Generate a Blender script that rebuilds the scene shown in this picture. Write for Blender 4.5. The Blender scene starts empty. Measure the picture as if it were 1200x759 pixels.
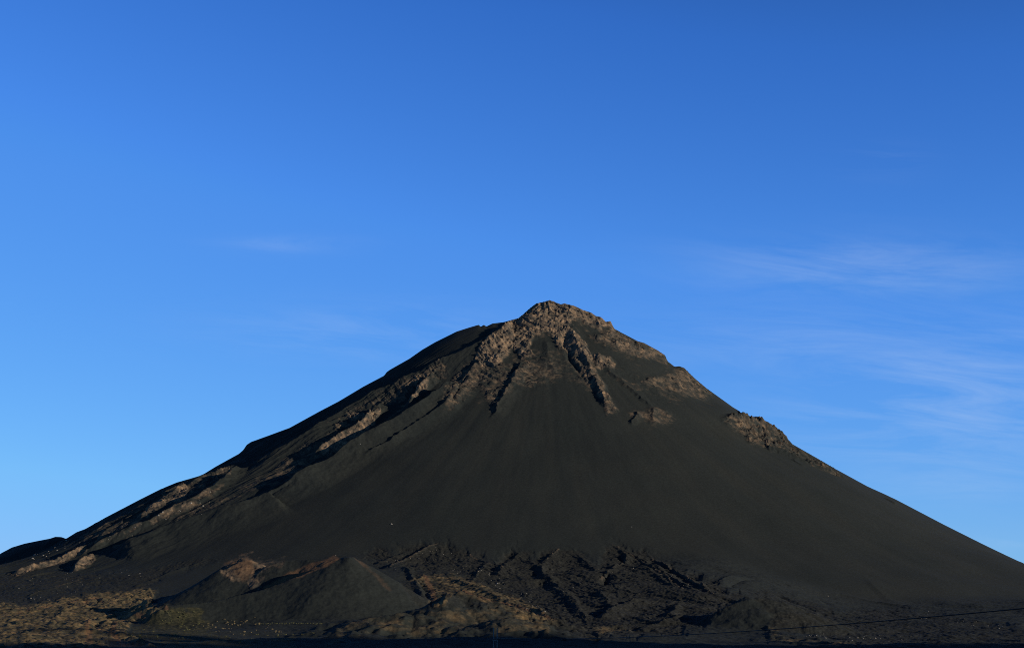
import bpy, math, random
import numpy as np
from mathutils import Vector

random.seed(7)
F32 = np.float32
C = bpy.context.scene.collection

# ------------------------------------------------------------------ camera model
FPX = 1743.0            # focal length in photograph pixels (1200 wide)
UC, VH = 600.0, 700.0   # principal column, horizon row of the photograph
CAMZ = 60.0
SUN_EL = math.radians(14.0)
SUN_AZ = math.radians(26.0)        # degrees towards the camera from due right
SH = np.array([math.cos(SUN_AZ), -math.sin(SUN_AZ)])   # horizontal direction TO the sun


def world(u, v, d):
    """point at forward distance d metres seen along the direction (u, v)"""
    return ((u - UC) / FPX * d, d, CAMZ - (v - VH) / FPX * d)


# ------------------------------------------------------------------ noise
_r = np.random.RandomState(11)
PERM = np.concatenate([_r.permutation(256)] * 2).astype(np.int32)
_a = np.arange(256) * (2 * math.pi / 256.0)
GX, GY = np.cos(_a).astype(F32), np.sin(_a).astype(F32)


def pn(x, y, seed=0):
    x = np.asarray(x, F32) + F32(seed * 17.31)
    y = np.asarray(y, F32) - F32(seed * 9.77)
    xf, yf = np.floor(x), np.floor(y)
    xi, yi = xf.astype(np.int32) & 255, yf.astype(np.int32) & 255
    x, y = x - xf, y - yf
    ux, uy = x * x * x * (x * (x * 6 - 15) + 10), y * y * y * (y * (y * 6 - 15) + 10)
    a, b = PERM[xi], PERM[xi + 1]
    h = PERM[a + yi]; n00 = GX[h] * x + GY[h] * y
    h = PERM[b + yi]; n10 = GX[h] * (x - 1) + GY[h] * y
    h = PERM[a + yi + 1]; n01 = GX[h] * x + GY[h] * (y - 1)
    h = PERM[b + yi + 1]; n11 = GX[h] * (x - 1) + GY[h] * (y - 1)
    n0, n1 = n00 + ux * (n10 - n00), n01 + ux * (n11 - n01)
    return (n0 + uy * (n1 - n0)) * F32(1.5)


def fbm(x, y, w, octs=4, gain=0.5, seed=0):
    s, a, f, t = 0, 1.0, 1.0 / w, 0.0
    for i in range(octs):
        s = s + F32(a) * pn(x * F32(f), y * F32(f), seed + i)
        t += a; a *= gain; f *= 2.03
    return s / F32(t)


def ridged(x, y, w, octs=4, gain=0.55, seed=0):
    s, a, f, t = 0, 1.0, 1.0 / w, 0.0
    for i in range(octs):
        s = s + F32(a) * (1 - 2.2 * np.abs(pn(x * F32(f), y * F32(f), seed + i)))
        t += a; a *= gain; f *= 2.03
    return s / F32(t)


def worley(x, y, w, seed=0):
    """distance to the nearest scattered point (in cells) and a random number of that cell"""
    x = np.asarray(x, F32) / F32(w) + F32(seed * 3.7); y = np.asarray(y, F32) / F32(w) - F32(seed * 5.3)
    xi, yi = np.floor(x).astype(np.int32), np.floor(y).astype(np.int32)
    best = np.full(x.shape, 9.0, F32); val = np.zeros(x.shape, F32)
    for di in (-1, 0, 1):
        for dj in (-1, 0, 1):
            h = PERM[PERM[(xi + di) & 255] + ((yi + dj) & 255)]
            h2 = PERM[h + 91]; h3 = PERM[h2 + 57]
            d = np.hypot(x - (xi + di + h / F32(256)), y - (yi + dj + h2 / F32(256)))
            m = d < best
            best = np.where(m, d, best); val = np.where(m, h3 / F32(256), val)
    return best, val


def blocks(x, y, w, seed=0):
    """heaped angular blocks, about 0..1"""
    f, c = worley(x, y, w, seed)
    return np.clip(1.0 - f * 1.25, 0, 1) * (0.35 + 0.9 * c)


def sstep(a, b, x):
    q = np.clip((x - a) / (b - a), 0, 1)
    return q * q * (3 - 2 * q)


# ------------------------------------------------------------------ terrain grid
tin = np.linspace(-0.365, 0.365, 1800)
tout = 0.365 + np.cumsum(np.geomspace(0.0008, 0.09, 46))
T = np.concatenate([-tout[::-1], tin, tout]).astype(F32)
rows = [np.geomspace(4, 1380, 46)[:-1], np.arange(1380, 3300, 3.0), np.arange(3300, 5090, 2.5),
        5090 + np.cumsum(np.geomspace(3.5, 160, 62))]
Yr = np.concatenate(rows).astype(F32)
NR, NC = len(Yr), len(T)
Y = np.repeat(Yr[:, None], NC, 1)
X = Y * T[None, :]
U = (UC + FPX * T).astype(F32)

CX, CY = 43 / FPX * 5000, 5000.0      # axis of the volcano

# profile of the cone: distance from the axis -> height over the camera
SKY = [(0,662),(35,652),(50,645),(77.4,630.8),(89.6,623.2),(100,619.3),(124,605.8),(164.6,584.6),(188.6,572.6),(207,565),
       (236.5,556.5),(253,546.3),(268,538),(280,531.4),(285,527),(289,521),(294,517.6),(315,510),(339.5,501),(374,482),(397,470),
       (426,452.7),(450,440),(453,436),(457,433),(480,420),(494.8,409.6),(509.6,401),(535,388.4),(550,383.6),(559,381),
       (561.6,380.5),(563,382.9),(567,380.5),(570,382.4),(577,379),(590.7,377.3),(600,374.6),(607,372.8),(612,369),(621,361),
       (628.5,355.4),(636.8,353.6),(644,351.5),(648.6,352.8),(651,354.2),(657,356.4),(661.7,355.4),(673.5,358.4),(683,363),
       (692.5,366),(698.5,370.2),(704.4,371.4),(710,377),(713,376.5),(715.7,376.2),(718,381.5),(720,385),(729,390),(747,399.4),
       (755,401.8),(770.7,410.3),(779.6,416.2),(782,422.7),(790.4,429.4),(796.4,429),(802,431),(814,442.9),(828,454.7),
       (841.8,464.6),(859,477),(874,485.8),(885,487),(899,493.4),(916.6,505),(922.5,513),(928.5,520),(958,536.8),(982,550.7),
       (1016.4,569.5),(1037,578.8),(1050.7,585.3),(1105.5,614),(1156.8,639.7),(1198,659.2),(1260,688)]
su = np.array([p[0] for p in SKY]); sv = np.array([p[1] for p in SKY])
rl = (643 - su) / FPX * 4950; zl = (700 - sv) / FPX * 4950
# [left profile], [right profile]
L_r = np.concatenate([[0], rl[su < 640][::-1], [2050, 2400, 3000, 4000]])
L_z = np.concatenate([[985], zl[su < 640][::-1], [96, 40, -40, -75]])
R_r = np.concatenate([[0], -rl[su > 650][:-1], [1780, 2050, 2400, 3000, 4000]])
R_z = np.concatenate([[985], zl[su > 650][:-1], [55, -15, -52, -75, -80]])
Fr_r = [0, 40, 120, 300, 600, 900, 1200, 1450, 1650, 1800, 2000, 2300, 2700, 4000]
Fr_z = [985, 980, 925, 806, 614, 445, 294, 180, 104, 55, -5, -60, -90, -110]


def smooth1(r, z, s):
    g = np.arange(0, 4000, 10.0)
    zz = np.interp(g, r, z)
    k = np.exp(-0.5 * (np.arange(-12, 13) * 10 / s) ** 2); k /= k.sum()
    zp = np.pad(zz, 12, mode='edge')
    o = np.convolve(zp, k, 'valid')
    return g, o


LG, LZ = smooth1(L_r, L_z, 22)
RG, RZ = smooth1(R_r, R_z, 22)
FG, FZ = smooth1(Fr_r, Fr_z, 40)


def cone_h(x, y):
    dx, dy = x - CX, y - CY
    r = np.sqrt(dx * dx + dy * dy) + 1e-3
    c, s = dx / r, dy / r
    wl = np.clip(-c, 0, 1) ** 1.6; wr = np.clip(c, 0, 1) ** 1.6; wf = np.abs(s) ** 1.6
    t = wl + wr + wf
    return ((wl * np.interp(r, LG, LZ) + wr * np.interp(r, RG, RZ) + wf * np.interp(r, FG, FZ)) / t).astype(F32)


AD = [0, 350, 600, 1000, 1500, 1800, 2000, 2400, 2800, 3300, 3800, 4800, 6000, 9000, 60000]
A_L = [-1.7, -15, -24, -37, -53, -52, -48, -36, -18, 4, 28, 86, 70, 30, 0]
A_M = [-1.7, -15, -24, -37, -53, -52, -44, -14, 30, 86, 130, 200, 100, 30, 0]
A_R = [-1.7, -15, -24, -37, -53, -56, -54, -40, -24, -5, 20, 60, 60, 30, 0]


def apron_h(x, y):
    t = x / np.maximum(y, 300)
    u = UC + FPX * t
    d = np.sqrt(x * x * 0.4 + y * y)
    d = np.where(y < 0, np.abs(y) * 0.4, y)
    al = 1 - sstep(120, 440, u); ar = sstep(800, 1050, u); am = 1 - al - ar
    return (al * np.interp(d, AD, A_L) + am * np.interp(d, AD, A_M) + ar * np.interp(d, AD, A_R)).astype(F32)


def smax(a, b, k):
    h = np.clip(0.5 + 0.5 * (a - b) / k, 0, 1)
    return b + (a - b) * h + k * h * (1 - h)


Hc, Ha = cone_h(X, Y), apron_h(X, Y)
H = smax(Hc, Ha, F32(14.0)).astype(F32)
CONEW = np.clip(0.5 + (Hc - Ha) / 24.0, 0, 1).astype(F32)
H0 = H.copy()
V0 = (VH - FPX * H0 / Y).astype(F32)


def pick(u, v):
    """nearest point of the smooth terrain seen along (u, v) -> x, y"""
    j = int(np.clip(np.searchsorted(U, u), 1, NC - 1))
    col = V0[:, j]
    ok = np.nonzero((col <= v) & (Yr > 1380))[0]
    i = ok[0] if len(ok) else int(np.argmin(col))
    y = Yr[i]
    if i > 0 and col[i - 1] > v:
        y = Yr[i - 1] + (Yr[i] - Yr[i - 1]) * (col[i - 1] - v) / max(col[i - 1] - col[i], 1e-4)
    return (u - UC) / FPX * y, float(y)


def line_world(px, dense=True):
    pts = []
    for a, b in zip(px[:-1], px[1:]):
        n = max(2, int(math.hypot(b[0] - a[0], b[1] - a[1]) / 7))
        for k in range(n):
            f = k / n
            pts.append((a[0] + (b[0] - a[0]) * f, a[1] + (b[1] - a[1]) * f))
    pts.append(px[-1])
    P = np.array([pick(*p) for p in pts])
    for _ in range(2):
        Q = P.copy(); Q[1:-1] = 0.25 * P[:-2] + 0.5 * P[1:-1] + 0.25 * P[2:]; P = Q
    return P


def near(P, R):
    x0, y0 = P.min(0) - R; x1, y1 = P.max(0) + R
    i0, i1 = np.searchsorted(Yr, [y0, y1])
    ya, yb = max(y0, 5), max(y1, 5)
    j0 = np.searchsorted(T, min(x0 / ya, x0 / yb)); j1 = np.searchsorted(T, max(x1 / ya, x1 / yb))
    return slice(max(i0, 0), max(i1, 0)), slice(max(j0, 0), max(j1, 0))


def ridge(px, h, ws, wd, wob=6.0, taper=(0.15, 0.15), sharp=1.0, seed=0, pts=None, target=None):
    """raise (h>0) or carve (h<0) the ground along a line; ws / wd widths on the sunward / far side"""
    global H
    P = line_world(px) if pts is None else np.asarray(pts)
    R = max(ws, wd) + wob * 2
    si, sj = near(P, R)
    x, y = X[si, sj], Y[si, sj]
    if x.size == 0:
        return
    xw = x + F32(wob) * fbm(x, y, 55, 3, seed=seed + 3); yw = y + F32(wob) * fbm(x, y, 55, 3, seed=seed + 23)
    xw = xw + F32(wob * .45) * fbm(x, y, 16, 2, seed=seed + 5); yw = yw + F32(wob * .45) * fbm(x, y, 16, 2, seed=seed + 25)
    best = np.full(x.shape, 1e9, F32); sd = np.zeros(x.shape, F32); al = np.zeros(x.shape, F32)
    seg = np.hypot(*(P[1:] - P[:-1]).T); cum = np.concatenate([[0], np.cumsum(seg)]); tot = cum[-1]
    for k in range(len(P) - 1):
        ax, ay = P[k]; bx, by = P[k + 1] - P[k]
        q = np.clip(((xw - ax) * bx + (yw - ay) * by) / (bx * bx + by * by + 1e-6), 0, 1)
        dx, dy = xw - (ax + q * bx), yw - (ay + q * by)
        dd = np.sqrt(dx * dx + dy * dy)
        m = dd < best
        best = np.where(m, dd, best)
        sd = np.where(m, dx * SH[0] + dy * SH[1], sd)
        al = np.where(m, cum[k] + q * seg[k], al)
    w = np.where(sd > 0, ws, wd)
    q = np.clip(best / w, 0, 1)
    prof = (1 - q) ** (1.0 + sharp) * (1 + (1.0 + sharp * 0.2) * q) if sharp < 1 else (1 - q) ** 1.5
    f = al / max(tot, 1)
    tp = sstep(0, taper[0] + 1e-3, f) * sstep(0, taper[1] + 1e-3, 1 - f)
    var = 0.9 + 0.28 * fbm(x, y, 90, 2, seed=seed + 51)
    H[si, sj] += (h * prof * tp * var).astype(F32)


def mound(u, v, d, rx, ry, top, p=1.0, flat=0.1, rot=0.0, rough=0.05, seed=0):
    """a small cone whose top stands at (u, v) at distance d; returns its centre"""
    global H
    cx, cy, cz = world(u, v, d); cz -= CAMZ
    R = max(rx, ry) * 2.6
    si, sj = near(np.array([[cx, cy]]), R)
    x, y = X[si, sj] - cx, Y[si, sj] - cy
    c, s = math.cos(rot), math.sin(rot)
    xr, yr = (x * c + y * s) / rx, (-x * s + y * c) / ry
    q = np.sqrt(xr * xr + yr * yr) * (1 + rough * 2 * fbm(X[si, sj], Y[si, sj], max(rx, ry) * 0.6, 3, seed=seed))
    prof = np.where(q < flat, 1 - 0.25 * (q / flat) ** 2 * flat, 1 - (q - flat) / (1 - flat) * (1 - 0.25 * flat) - 0.25 * flat)
    z = cz - top + top * prof
    H[si, sj] = smax(z.astype(F32), H[si, sj], F32(max(2.0, top * 0.06)))
    return cx, cy


def poly(px, soft=4.0, warp=4.0, wl=18.0, seed=0, Uv=None, Vv=None):
    """soft mask (0..1) of a picked outline on the terrain, its edge roughened by noise"""
    P = np.array(px, float)
    m = np.zeros(H.shape, F32)
    j0, j1 = np.searchsorted(U, [P[:, 0].min() - 12, P[:, 0].max() + 12])
    vv = V0[:, j0:j1]
    rr = np.nonzero(((vv > P[:, 1].min() - 12) & (vv < P[:, 1].max() + 12)).any(1) & (Yr > 1000) & (Yr < 5060))[0]
    if len(rr) == 0:
        return m
    i0, i1 = rr[0], rr[-1] + 1
    u = np.repeat(U[None, j0:j1], i1 - i0, 0); v = V0[i0:i1, j0:j1]
    u = u + F32(warp) * fbm(u, v, wl, 3, seed=seed + 70); v = v + F32(warp) * fbm(u, v, wl, 3, seed=seed + 90)
    inside = np.zeros(u.shape, bool); dist = np.full(u.shape, 1e9, F32)
    n = len(P)
    for k in range(n):
        (ax, ay), (bx, by) = P[k], P[(k + 1) % n]
        cond = ((ay > v) != (by > v)) & (u < (bx - ax) * (v - ay) / ((by - ay) or 1e-9) + ax)
        inside ^= cond
        q = np.clip(((u - ax) * (bx - ax) + (v - ay) * (by - ay)) / ((bx - ax) ** 2 + (by - ay) ** 2 + 1e-9), 0, 1)
        dist = np.minimum(dist, np.hypot(u - ax - q * (bx - ax), v - ay - q * (by - ay)))
    sd = np.where(inside, dist, -dist)
    m[i0:i1, j0:j1] = sstep(-soft, soft, sd)
    return m


# two cinder cones, the small cone on the right, mounds
def cinder_forms():
    # left cone with a torn brown rim, then the tall front cone and its long tail
    mound(289, 655, 2470, 182, 175, 86, flat=0.04, rough=0.05, seed=200)
    mound(262, 667, 2440, 120, 120, 60, flat=0.1, rough=0.05, seed=206)
    mound(409, 653, 2335, 108, 150, 95, flat=0.09, rough=0.03, seed=201)
    mound(585, 728, 1900, 70, 70, 12, flat=0.2, rough=0.3, seed=204)
    mound(470, 722, 1960, 90, 60, 13, flat=0.2, rough=0.3, seed=208)


cinder_forms()


def rel(points):   # (u, v, distance) -> world x, y
    return np.array([world(*p)[:2] for p in points])


def crest(points, ws, wd, k=4.0, wob=3, seed=0, axis=None):
    """a ridge whose crest passes through the given (u, v, distance) points"""
    global H
    W = np.array([world(*p) for p in points]); W[:, 2] -= CAMZ
    # densify
    n = 14
    Q = []
    for a, b in zip(W[:-1], W[1:]):
        for q in range(n):
            Q.append(a + (b - a) * q / n)
    Q.append(W[-1]); Q = np.array(Q)
    for _ in range(6):
        q2 = Q.copy(); q2[1:-1] = .25 * Q[:-2] + .5 * Q[1:-1] + .25 * Q[2:]; Q = q2
    si, sj = near(Q[:, :2], 260)
    x, y = X[si, sj], Y[si, sj]
    xw = x + F32(wob) * fbm(x, y, 40, 3, seed=seed); yw = y + F32(wob) * fbm(x, y, 40, 3, seed=seed + 9)
    best = np.full(x.shape, -1e9, F32)
    for p in Q:
        dx, dy = xw - p[0], yw - p[1]
        d = np.sqrt(dx * dx + dy * dy)
        ax_ = SH if axis is None else axis
        s = (dx * ax_[0] + dy * ax_[1]) / (d + 1e-3)
        sl = ws + (wd - ws) * (0.5 - 0.5 * s)
        best = np.maximum(best, p[2] - d * sl)
    H[si, sj] = smax(best.astype(F32), H[si, sj], F32(k))


# rim of the front cone: runs down to the left from the top and ends in a long tail; steep brown inner side
crest([(478,709,2315),(455,686,2328),(436,668,2338),(422,657,2340),(408,652,2340),(396,654,2335),(375,664,2318),(350,675,2298),(320,686,2275),(290,696,2255),(260,703,2238),(228,709,2222),(196,713,2205)], .50, .85, seed=210, axis=(.37, -.929))
crest([(318,663,2420),(340,657,2430),(365,657,2420),(385,658,2390)], .55, .6, seed=212)
crest([(283,653,2470),(296,658,2450),(304,668,2430)], .95, .75, k=2, seed=213)
crest([(262,660,2470),(275,656,2470),(287,654,2470)], .8, .62, k=2, seed=214)
crest([(838,718,2150),(858,706,2160),(874,699,2165),(890,698,2165),(910,702,2160),(940,711,2150),(968,722,2140)], .36, .75, seed=215, axis=(.2, -.98), wob=8)
crest([(822,730,2120),(826,722,2120),(845,712,2130),(880,700,2150)], .5, .6, seed=216)
crest([(537,693,2080),(560,700,2070),(590,708,2050),(630,721,2020),(660,728,2000)], .3, .75, seed=217)
crest([(522,712,1990),(523,702,2010),(537,694,2080)], .6, .4, seed=218)


V0 = (VH - FPX * H / Y).astype(F32)     # outlines are picked on the terrain with its small cones

# polar coordinates round the volcano's axis, for forms that run downhill
DX, DY = X - F32(CX), Y - F32(CY)
RR = np.sqrt(DX * DX + DY * DY)
TH = np.arctan2(DY, DX)
FRONT = (Yr > 1380)
fi = np.nonzero(FRONT)[0][0]
S = (slice(fi, None), slice(None))

# ------------------------------------------------------------------ masks of ground kinds (base terrain)
ROCK_AND_LIT = np.zeros(H.shape, F32); SOIL = ROCK_AND_LIT.copy(); LAVA_AND_SHADE = ROCK_AND_LIT.copy(); VEG = ROCK_AND_LIT.copy(); RED = ROCK_AND_LIT.copy()


def add(M, px, k=1.0, **kw):
    np.maximum(M, F32(k) * poly(px, **kw), out=M)


# summit crags
add(ROCK_AND_LIT, [(596,382),(612,368),(628,355),(643,350),(662,354),(683,361),(700,369),(718,375),(722,388),(706,386),(690,379),(672,377),
           (666,381),(672,395),(688,402),(692,415),(702,426),(690,431),(678,421),(664,410),(654,405),(648,396),(640,393),(627,394),
           (621,405),(627,419),(612,418),(600,410),(588,421),(575,433),(556,430),(560,417),(580,402),(590,392)], 1.0, soft=3, warp=6, seed=1)
add(ROCK_AND_LIT, [(693,394),(705,388),(725,390),(745,403),(764,414),(760,420),(735,415),(708,402)], .7, soft=6, seed=2)
add(ROCK_AND_LIT, [(745,398),(780,415),(784,426),(768,421),(748,419),(742,408)], .7, soft=5, seed=3)
add(ROCK_AND_LIT, [(752,446),(775,440),(797,430),(806,431),(818,445),(832,458),(817,464),(790,460),(764,455)], .5, soft=8, seed=4)
add(ROCK_AND_LIT, [(681,425),(700,417),(720,425),(719,433),(702,434),(690,431)], .8, soft=2, seed=5)
add(ROCK_AND_LIT, [(668,413),(685,423),(701,438),(711,458),(724,480),(713,486),(703,470),(692,453),(678,440)], .6, soft=3, seed=6)
add(ROCK_AND_LIT, [(734,483),(744,481),(755,481),(770,477),(785,484),(794,492),(772,498),(760,492),(742,493)], .34, soft=5, seed=7)
add(ROCK_AND_LIT, [(846,490),(875,485),(900,492),(918,505),(930,521),(916,517),(895,513),(870,505)], .42, soft=6, seed=8)
add(ROCK_AND_LIT, [(535,436),(558,424),(592,428),(618,420),(640,440),(625,455),(606,452),(590,472),(572,492),(574,472),(562,455),(546,470),(528,486),(518,476)], .42, soft=5, seed=9)
add(ROCK_AND_LIT, [(600,408),(690,415),(712,470),(690,460),(660,440),(640,455),(612,450)], .25, soft=8, seed=10)
add(ROCK_AND_LIT, [(700,440),(720,425),(800,455),(800,475),(760,470),(740,455)], .16, soft=8, seed=12)
add(ROCK_AND_LIT, [(870,500),(930,520),(990,556),(980,556),(920,530),(880,515)], .3, soft=5, seed=13)
# the brown cliffs and ribs of the left flank, then painted sunlit strips
add(ROCK_AND_LIT, [(372,536),(382,526),(404,512),(432,495),(443,482),(448,483),(440,497),(420,514),(395,530)], .9, soft=2, seed=14)
add(ROCK_AND_LIT, [(478,474),(482,466),(496,456),(503,452),(500,461),(488,470),(482,475)], 1., soft=1.5, warp=2, seed=15)
add(ROCK_AND_LIT, [(460,473),(466,461),(490,447),(515,432),(522,436),(500,449),(478,463),(468,474)], .5, soft=3, seed=16)
add(ROCK_AND_LIT, [(404,492),(412,485),(425,484),(430,489),(414,497)], .7, soft=2, seed=17)
add(ROCK_AND_LIT, [(330,541),(372,516),(404,497),(425,492),(400,512),(360,535),(330,549)], .45, soft=3, seed=18)
add(ROCK_AND_LIT, [(160,613),(172,599),(200,578),(214,570),(222,575),(219,588),(190,599),(172,611)], .85, soft=3, seed=19)
add(ROCK_AND_LIT, [(96,650),(150,629),(210,601),(233,590),(262,570),(258,577),(225,598),(185,616),(120,642)], .6, soft=2, seed=20)
add(ROCK_AND_LIT, [(250,568),(273,553),(268,560),(254,571)], .8, soft=1.5, seed=21)
add(ROCK_AND_LIT, [(8,671),(30,665),(60,658),(100,645),(122,637),(100,650),(70,660),(40,668),(20,673)], .85, soft=1.5, warp=2, seed=22)
add(ROCK_AND_LIT, [(86,668),(95,655),(108,652),(112,656),(100,664)], .9, soft=1.5, warp=2, seed=23)
add(ROCK_AND_LIT, [(85,632),(140,604),(190,576),(205,576),(160,608),(110,634)], .22, soft=5, seed=24)
add(ROCK_AND_LIT, [(85,634),(140,606),(190,578),(236,558),(268,543),(276,553),(230,580),(180,606),(120,641)], .40, soft=5, seed=25)  # from here down, rock colour brightens ash ridges as if sunlit
add(ROCK_AND_LIT, [(300,560),(340,536),(392,506),(410,512),(372,540),(330,566),(290,578)], .34, soft=5, seed=26)
add(ROCK_AND_LIT, [(405,487),(440,469),(467,457),(494,445),(520,430),(528,440),(500,455),(470,470),(440,482)], .34, soft=5, seed=27)
add(ROCK_AND_LIT, [(95,652),(150,632),(210,606),(262,580),(300,562),(320,556),(280,586),(210,614),(140,645)], .30, soft=4, seed=28)
# soils of the valley floor
add(SOIL, [(-30,708),(40,706),(90,700),(150,690),(185,690),(176,706),(200,712),(160,730),(120,760),(-30,760)], .75, soft=5, warp=8, seed=30)
add(SOIL, [(150,697),(176,690),(182,700),(170,710),(140,712)], 1., soft=3, seed=31)
add(SOIL, [(100,732),(130,722),(160,722),(200,720),(170,728),(135,735),(150,748),(190,758),(120,752),(100,740)], .8, soft=3, seed=32)
add(SOIL, [(470,682),(495,674),(530,672),(560,680),(580,690),(620,705),(660,727),(630,730),(590,715),(555,700),(530,695),(520,715),(500,712),(505,690)], .6, soft=4, warp=6, seed=33)
add(SOIL, [(400,735),(450,722),(490,716),(520,718),(500,735),(460,742),(380,760)], .42, soft=4, seed=34)
add(SOIL, [(600,712),(625,718),(660,728),(640,732),(600,725)], .65, soft=3, seed=35)
add(SOIL, [(690,733),(730,728),(740,735),(700,745)], .5, soft=3, seed=36)
add(SOIL, [(900,735),(930,745),(1000,752),(1010,762),(900,752)], .4, soft=4, seed=37)
add(SOIL, [(545,712),(580,708),(625,722),(668,733),(640,742),(580,740),(550,730)], .5, soft=6, warp=10, seed=38)
add(SOIL, [(495,722),(540,708),(560,722),(560,745),(500,748),(470,742)], .42, soft=6, warp=10, seed=39)
# green strip and tilled beds
add(VEG, [(150,748),(162,732),(182,720),(208,713),(232,716),(246,728),(250,742),(280,749),(300,748),(345,747),(350,762),(200,762)], .8, soft=6, warp=14, wl=12, seed=40)
add(VEG, [(0,690),(60,684),(120,676),(100,690),(40,700)], .25, soft=8, warp=6, seed=41)
# lava
add(LAVA_AND_SHADE, [(425,650),(482,644),(512,634),(545,642),(578,660),(596,646),(612,645),(628,656),(652,641),(672,643),(698,664),(708,645),(722,635),
           (760,650),(800,668),(850,690),(870,700),(800,738),(700,746),(640,735),(585,700),(560,680),(480,668)], 1., soft=9, warp=12, seed=45)
add(LAVA_AND_SHADE, [(475,660),(500,665),(540,672),(600,690),(660,720),(640,732),(560,715),(490,712),(470,690)], .55, soft=5, seed=46)
add(LAVA_AND_SHADE, [(-20,672),(60,668),(140,672),(220,655),(262,652),(240,662),(200,668),(170,690),(120,700),(40,712),(-20,715)], .6, soft=5, seed=47)
add(LAVA_AND_SHADE, [(868,690),(900,690),(930,698),(985,715),(1040,712),(1100,716),(1210,738),(1210,764),(1000,764),(960,744),(900,740),(905,720)], .6, soft=5, seed=48)



def line_mask(M, px, w, k):
    """a track or a thin pale band of bare ground, w metres wide"""
    P_ = line_world(px)
    si, sj = near(P_, w * 3)
    x, y = X[si, sj], Y[si, sj]
    if x.size == 0:
        return
    xw = x + 3 * fbm(x, y, 25, 2, seed=33); yw = y + 3 * fbm(x, y, 25, 2, seed=34)
    best = np.full(x.shape, 1e9, F32)
    for q in range(len(P_) - 1):
        ax, ay = P_[q]; bx, by = P_[q + 1] - P_[q]
        f = np.clip(((xw - ax) * bx + (yw - ay) * by) / (bx * bx + by * by + 1e-6), 0, 1)
        best = np.minimum(best, np.hypot(xw - ax - f * bx, yw - ay - f * by))
    M[si, sj] = np.maximum(M[si, sj], k * (1 - sstep(w * .4, w, best)))


for px in ([(104,756),(103,746),(102,737),(106,731),(118,727),(140,724),(165,722),(195,718)], [(150,757),(135,750),(118,744),(108,740)],
           [(133,748),(131,740),(138,732),(143,728)], [(94,712),(105,704),(112,700),(118,706),(124,713)], [(20,720),(60,712),(100,706),(150,700)]):
    line_mask(RED, px, 5, .8)
for px in ([(498,676),(508,690),(512,705)], [(535,690),(560,698),(590,706),(625,718),(660,727)]):
    line_mask(RED, px, 7, .85)
for px in ([(718,636),(730,645),(736,652),(728,661),(712,669),(703,677)], [(760,650),(790,668),(812,680),(835,697)], [(724,638),(750,655),(780,674),(800,690)], [(655,642),(642,652),(632,664)],
           [(31,700),(60,690),(94,678)], [(9,670),(35,664),(60,658)], [(540,645),(570,660),(590,668)], [(457,665),(490,649),(512,636)]):
    line_mask(ROCK_AND_LIT, px, 4, .3)

# ------------------------------------------------------------------ relief
# ash slopes: faint flutes running downhill
fl = fbm(TH[S] * 900, RR[S] * 0.10, 60, 3, seed=60)
H[S] += fl * 1.5 * CONEW[S] * sstep(150, 700, RR[S])
H[S] += fbm(X[S], Y[S], 420, 3, seed=61) * 9.0 * sstep(350, 900, RR[S])
H[S] += fbm(TH[S] * 700, RR[S] * 0.3, 28, 2, seed=62) * .5 * CONEW[S]
# the left flank is furrowed
LF = sstep(0.45, 0.75, np.clip(-DX / (RR + 1), 0, 1)) * sstep(300, 520, RR)
LF = (LF * CONEW).astype(F32)
H[S] += ridged(TH[S] * 1500, RR[S] * 0.22, 62, 3, seed=64) * 4.5 * LF[S] * sstep(500, 900, RR[S])
H[S] += ridged(TH[S] * 1500 + 25 * fbm(X[S], Y[S], 90, 2, seed=67), RR[S] * 0.16, 24, 3, seed=66) * 2.4 * LF[S]

# big ribs of the left flank: (line, height, sunward width, far width)
RIBS = [
    ([(606,374),(592,392),(560,410),(519,429),(494,443),(467,456),(440,467),(405,485),(385,500),(350,520),(310,542),(275,553)], 27, 110, 54),
    ([(450,476),(441,484),(430,496),(404,513),(382,527),(366,540)], 24, 30, 26),
    ([(508,446),(497,456),(483,472),(476,482)], 24, 28, 22),
    ([(512,460),(500,464),(492,471)], 10, 16, 14),
    ([(540,452),(520,464),(490,486),(455,506),(420,526),(380,552),(340,573),(305,587),(270,597),(235,606),(205,615)], 42, 110, 46),
    ([(530,476),(511,487),(480,507),(453,524),(426,539)], 11, 70, 16),
    ([(325,586),(300,596),(277,603),(240,612),(218,620),(192,628),(163,641),(128,652)], 32, 140, 40),
    ([(280,551),(262,567),(233,590),(211,600),(174,619),(130,637),(90,655)], 24, 44, 36),
    ([(222,572),(205,580),(180,600),(160,616)], 12, 40, 24),
    ([(300,537),(270,549),(240,560),(205,573),(170,593),(120,622),(90,637)], 8, 40, 34),
    ([(240,560),(190,590),(140,617),(110,634)], 9, 22, 22),
    ([(122,637),(70,658),(40,667),(10,671)], 12, 22, 18),
    ([(112,653),(98,657),(88,668)], 14, 20, 22),
    ([(300,592),(330,578),(350,570)], -8, 24, 24),
]
for k, (px, h, ws, wd) in enumerate(RIBS):
    ridge(px, h, ws, wd, wob=9, taper=(.06, .42 if k == 4 else .12), seed=100 + k)
ROCK_AND_LIT *= np.clip(1.05 + 1.1 * fbm(X, Y, 70, 3, seed=65), .25, 1).astype(F32)
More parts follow.
